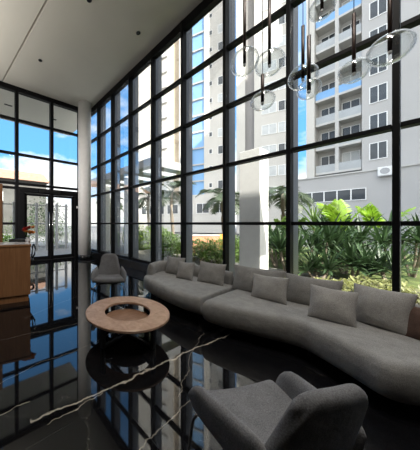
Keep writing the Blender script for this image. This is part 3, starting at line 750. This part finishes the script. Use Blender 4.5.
# ------------------------------------------------------------------ reception desk
dk = empty('reception_desk', (0.927, 4.36, 0), R(-10)); tag(dk, 'oak veneered reception desk with a white top at the left', 'desk')
obj('carcass', BX(-2.4, 0, 0, 0.62, 0.13, 1.06, 0.004), M['desk'], dk)
obj('plinth', BX(-2.4, -0.03, 0.03, 0.59, 0, 0.13), M['desk'], dk)
obj('desk_top', BX(-2.4, 0.012, -0.012, 0.63, 1.06, 1.10, 0.004), M['deskedge'], dk)
obj('worktop', BX(-2.38, -0.02, 0.02, 0.61, 1.10, 1.104), M['desktop'], dk)
wp = obj('wood_panel', BX(-2.6, 0.0, 0, 0.12, 0, 2.44, 0.004), M['desk'], None, loc=(0.594, 5.72, 0)); tag(wp, 'oak panel standing behind the reception desk at the left edge', 'panel')
kb = empty('tablet', (0.27, 4.68, 1.104), R(-10)); tag(kb, 'black tablet lying on the white desk top', 'tablet')
obj('case', BX(-0.22, 0.16, -0.12, 0.12, 0, 0.012, 0.003), M['darkmetal'], kb); obj('screen', BX(-0.20, 0.14, -0.105, 0.105, 0.012, 0.0135), M['screen'], kb)
# flowers on the desk corner
fl = empty('flower_vase', (0.985, 4.86, 1.104)); tag(fl, 'vase of red and orange flowers on the corner of the desk', 'flowers')
obj('vase', lathe(bmesh.new(), [(0, 0), (0.045, 0), (0.058, 0.04), (0.04, 0.085), (0.046, 0.10), (0.038, 0.10), (0.03, 0.08), (0, 0.07)], 24), M['white'], fl, True)
bm = bmesh.new(); br = bmesh.new(); bo = bmesh.new()
for i in range(11):
    az = i * 2.4; rr = 0.04 + 0.075 * ((i * 0.37) % 1); x, y = rr * math.cos(az), rr * math.sin(az); z = 0.17 + 0.13 * ((i * 0.61) % 1)
    tube(bm, [(0, 0, 0.09), (x * 0.5, y * 0.5, 0.14), (x, y, z)], 0.003, 5)
    tgt = br if (x * 0.69 - y * 0.72) < -0.005 else bo
    for k in range(9): blade(tgt, (x, y, z), k * 0.7, random.uniform(0.2, 1.2), 0.085, 0.055, 0.8, 3)
obj('stems', bm, M['stem'], fl); obj('red_flowers', br, M['red'], fl); obj('orange_flowers', bo, M['orange'], fl)
# office chair behind the desk
oc = empty('office_chair', (0.925, 5.30, 0)); tag(oc, 'black office chair with loop arms behind the reception desk', 'chair')
obj('seat', pad(bmesh.new(), lambda u, v: (-0.24 + 0.48 * u, -0.23 + 0.46 * v, 0.66), 10, 10, 0.09, 0.2, 0.2), M['darkmetal'], oc, True)
obj('backrest', pad(bmesh.new(), lambda u, v: (-0.22 + 0.44 * u, 0.22 + 0.05 * (2 * u - 1) ** 2 * -1 + 0.05 * v, 0.72 + 0.42 * v), 10, 10, 0.05, 0.2, 0.2), M['darkmetal'], oc, True)
for s in (-1, 1):
    obj('armrest', tube(bmesh.new(), [(s * 0.24, 0.0, 0.68), (s * 0.29, -0.03, 0.78), (s * 0.29, -0.09, 0.92), (s * 0.285, -0.02, 1.0), (s * 0.28, 0.08, 1.0), (s * 0.28, 0.14, 0.92), (s * 0.26, 0.1, 0.78), (s * 0.24, 0.08, 0.68)], 0.018, 8), M['darkmetal'], oc, True)
obj('gas_post', tube(bmesh.new(), [(0, 0, 0.08), (0, 0, 0.62)], 0.028, 12), M['chrome'], oc, True)
for k in range(5):
    a_ = k * 2 * math.pi / 5
    obj('leg', tube(bmesh.new(), [(0, 0, 0.1), (0.27 * math.cos(a_), 0.27 * math.sin(a_), 0.045)], 0.025, 8, 0.018), M['darkmetal'], oc, True)
    obj('caster', lathe(bmesh.new(), [(0, 0), (0.022, 0.004), (0.026, 0.025), (0.022, 0.045), (0, 0.05)], 12, (0.27 * math.cos(a_), 0.27 * math.sin(a_))), M['darkmetal'], oc, True)

# ------------------------------------------------------------------ coffee table
ct = empty('coffee_table', (1.713, 2.285, 0)); tag(ct, 'round wooden ring coffee table with a sunken tray on black legs', 'coffee table')
obj('tabletop', lathe(bmesh.new(), [(0.305, 0.305), (0.31, 0.300), (0.550, 0.300), (0.556, 0.305), (0.556, 0.327), (0.550, 0.332), (0.311, 0.332), (0.305, 0.327)], 72, close=True), M['tabletop'], ct, False)
obj('tray', lathe(bmesh.new(), [(0, 0.202), (0.31, 0.202), (0.315, 0.207), (0.315, 0.223), (0.305, 0.223), (0.30, 0.216), (0, 0.216)], 64), M['traywood'], ct, False)
for k in range(4):
    a_ = R(10 + 90 * k); ca, sa = math.cos(a_), math.sin(a_)
    l = obj('leg', BX(0.405, 0.445, -0.03, 0.03, 0.0, 0.301, 0.003), M['darkmetal'], ct); l.rotation_euler = (0, 0, a_)
    l = obj('tray_bracket', BX(0.27, 0.42, -0.015, 0.015, 0.175, 0.202), M['darkmetal'], ct); l.rotation_euler = (0, 0, a_)
for k in range(2):
    l = obj('floor_bar', BX(-0.405, 0.405, -0.022, 0.022, 0.0 + 0.0005 * k, 0.03 + 0.0005 * k, 0.003), M['darkmetal'], ct); l.rotation_euler = (0, 0, R(10 + 90 * k))

# ------------------------------------------------------------------ sofas
def wall_pad(bm, path, z0, z1, th, lean=0.05, nu=30, nv=8, seed=0):
    def fn(u, v):
        p = crom(path, u); q = crom(path, min(1, u + 0.01)) - crom(path, max(0, u - 0.01)); nrm = Vector((q.y, -q.x, 0)).normalized()
        return (p.x + nrm.x * lean * v, p.y + nrm.y * lean * v, z0 + (z1 - z0) * v)
    return pad(bm, fn, nu, nv, th, 0.06, 0.3, 2.2, 0.04, seed)
def sofa(name, label, front, back, backpath, z0, z1, backh, legs):
    r = empty(name, (*plan(front[0][0] + 0.4, front[0][1]), 0)); ox, oy = r.location.x, r.location.y
    tag(r, label, 'sofa', 'sofa modules along the glass wall')
    loc = lambda P: [Vector((x * KX - ox, y * KY - oy, 0)) for x, y in P]
    F, Bk, BP = loc(front), loc(back), loc(backpath)
    def fn(u, v):
        p = crom(F, u).lerp(crom(Bk, u), v); return (p.x, p.y, (z0 + z1) / 2)
    obj('seat', pad(bmesh.new(), fn, 48, 20, z1 - z0, 0.05, 0.10, 3.0, 0.02, 3.0), M['sofa'], r, True)
    obj('backrest', wall_pad(bmesh.new(), BP, z0 + 0.04, backh, 0.15, 0.07), M['sofa'], r, True)
    def fn2(u, v):
        p = crom(F, 0.04 + 0.92 * u).lerp(crom(Bk, 0.04 + 0.92 * u), 0.12 + 0.8 * v); return (p.x, p.y, z0 - 0.015)
    obj('base_frame', pad(bmesh.new(), fn2, 24, 6, 0.05, 0.03, 0.06, 3), M['darkmetal'], r, True)
    for x, y in legs: obj('leg', tube(bmesh.new(), [(x * KX - ox, y * KY - oy, 0), (x * KX - ox, y * KY - oy, z0 + 0.02)], 0.013, 8), M['darkmetal'], r, True)
    return r
sofa('sofa', 'far grey sofa module with a rounded arm, nearest the column',
     [(2.44, 4.22), (2.33, 3.86), (2.25, 3.3), (2.22, 2.75), (2.26, 2.34)], [(3.12, 4.36), (3.2, 3.92), (3.25, 3.3), (3.25, 2.75), (3.2, 2.36)],
     [(2.53, 4.22), (2.77, 4.38), (3.02, 4.40), (3.16, 4.1), (3.2, 3.6), (3.21, 3.0), (3.19, 2.42)], 0.16, 0.43, 0.66,
     [(2.50, 4.1), (2.46, 2.6), (3.05, 4.15), (3.05, 2.6)])
sofa('sofa', 'near long grey sofa module with a wide curved end at the right',
     [(2.22, 2.28), (2.26, 1.9), (2.38, 1.4), (2.47, 1.02), (2.42, 0.78), (2.28, 0.42), (2.20, 0.20), (2.29, 0.0), (2.48, -0.18), (2.8, -0.32)],
     [(3.22, 2.30), (3.26, 1.9), (3.26, 1.4), (3.24, 1.02), (3.24, 0.78), (3.24, 0.5), (3.25, 0.25), (3.26, 0.0), (3.26, -0.18), (3.25, -0.36)],
     [(3.22, 2.26), (3.25, 1.7), (3.25, 1.1), (3.25, 0.5), (3.26, 0.0), (3.26, -0.3)], 0.12, 0.43, 0.66,
     [(2.45, 2.0), (2.65, 0.95), (2.5, 0.1), (3.05, 2.0), (3.05, 0.9), (3.05, -0.1)])

def cushion(cx, cy, z, w, h, th, face, lean, label, m='cushion', group='cushions on the sofas', seed=1.0, roll=0.0, name='cushion'):
    """face = direction (deg from +X) the cushion looks towards; lean = backward tilt"""
    r = obj(name, pad(bmesh.new(), lambda u, v: ((u - .5) * w * (1 - 0.07 * math.sin(math.pi * v)), 0.02 * math.sin(3 * u + seed), (v - .5) * h * (1 - 0.08 * math.sin(math.pi * u))), 18, 16, th,
        hfn=lambda u, v: max(0, (1 - abs(2 * u - 1) ** 2.4) * (1 - abs(2 * v - 1) ** 2.4)) ** 0.55, wob=0.18, seed=seed), M[m], None, True)
    r.matrix_world = Matrix.Translation((cx, cy, z)) @ Matrix.Rotation(R(face) - math.pi / 2, 4, 'Z') @ Matrix.Rotation(lean, 4, 'X') @ Matrix.Rotation(roll, 4, 'Y')
    tag(r, label, 'cushion', group)
    return r
for i, (cx, cy, z, w, h, th, face, lean, lab, m) in enumerate((
    (2.98, 3.86, 0.60, 0.55, 0.38, 0.15, 190, 0.30, 'back cushion at the left end of the far sofa', 'cushion'),
    (2.86, 3.38, 0.585, 0.42, 0.36, 0.14, 195, 0.42, 'small throw pillow leaning on the left of the far sofa', 'cushion'),
    (2.98, 2.80, 0.60, 0.58, 0.40, 0.15, 186, 0.32, 'throw pillow at the right end of the far sofa', 'cushion'),
    (3.07, 1.90, 0.605, 0.88, 0.42, 0.17, 184, 0.25, 'wide back cushion at the left of the near sofa', 'cushion'),
    (2.90, 1.60, 0.585, 0.54, 0.36, 0.15, 186, 0.38, 'throw pillow leaning in front of the wide back cushion on the near sofa', 'cushion2'),
    (3.06, 1.08, 0.605, 0.72, 0.40, 0.17, 180, 0.25, 'back cushion behind the middle pillow of the near sofa', 'cushion'),
    (2.76, 0.745, 0.595, 0.47, 0.38, 0.16, 182, 0.40, 'throw pillow in the middle of the near sofa', 'cushion2'),
    (2.95, 0.33, 0.615, 0.54, 0.42, 0.18, 168, 0.30, 'large light grey cushion at the right of the near sofa', 'cushion2'),
    (2.86, -0.03, 0.565, 0.34, 0.32, 0.14, 165, 0.35, 'dark brown cushion cut by the right edge of the view', 'brown'))):
    cushion(cx * KX, cy * KY, z, w * 0.82, h, th, face, lean, lab, m, seed=1.0 + i * 1.7)

# ------------------------------------------------------------------ armchairs
def armchair(label):
    r = empty('armchair'); tag(r, label, 'armchair', 'grey shell armchairs')
    # front = +y
    obj('seat', pad(bmesh.new(), lambda u, v: ((u - .5) * (0.46 + 0.12 * v), -0.19 + 0.47 * v, 0.405 + 0.025 * v - 0.02 * math.sin(math.pi * u)), 20, 18, 0.10, 0.1, 0.12, 2.5, 0.05, 2.0), M['chair'], r, True)
    def back(u, v):
        w = 0.53 - 0.20 * v; s = 2 * u - 1
        return (s * w / 2 - 0.0, -0.175 - 0.115 * v + 0.06 * s * s * (1 - v * 0.6), 0.37 + 0.49 * v - 0.015 * s * s * v - 0.06 * abs(s) ** 6 * v * v)
    obj('backrest', pad(bmesh.new(), back, 18, 18, 0.065, 0.12, 0.12, 2.5, 0.03, 4.0), M['chair'], r, True)
    for s in (-1, 1):
        def arm(u, v, s=s):
            lo = Vector((s * (0.235 + 0.055 * u), -0.20 + 0.47 * u, 0.37)); hi = Vector((s * (0.25 + 0.085 * u), -0.225 + 0.485 * u, 0.615 - 0.045 * u - 0.11 * max(0, (u - 0.72) / 0.28) ** 2.6 - 0.05 * max(0, (0.12 - u) / 0.12) ** 2))
            p = lo.lerp(hi, v); return (p.x, p.y, p.z)
        obj('arm', pad(bmesh.new(), arm, 18, 10, 0.075, 0.34, 0.34, 2.2, 0.03, 6.0 + s), M['chair'], r, True)
    obj('under_frame', BX(-0.17, 0.17, -0.17, 0.2, 0.335, 0.36, 0.005), M['darkmetal'], r)
    for sx in (-1, 1):
        for sy in (-1, 1):
            pts = [(sx * 0.12, sy * 0.12, 0.345), (sx * 0.22, sy * 0.23, 0.335), (sx * 0.265, sy * 0.28, 0.30), (sx * 0.285, sy * 0.30, 0.22), (sx * 0.30, sy * 0.32, 0.0)]
            P = [Vector(p) for p in pts]
            obj('leg', tube(bmesh.new(), [crom(P, k / 14) for k in range(15)], 0.010, 8), M['chrome'], r, True)
    return r
ch = armchair('grey shell armchair in the foreground, seen from behind'); ch.location = (1.28, 0.45, 0); ch.rotation_euler = (0, 0, R(-23.9))
c2 = copy_tree(ch); c2['label'] = 'grey shell armchair at the back, facing the camera beside the far sofa'
c2.location = (2.26, 3.62, 0); c2.rotation_euler = (0, 0, R(146))
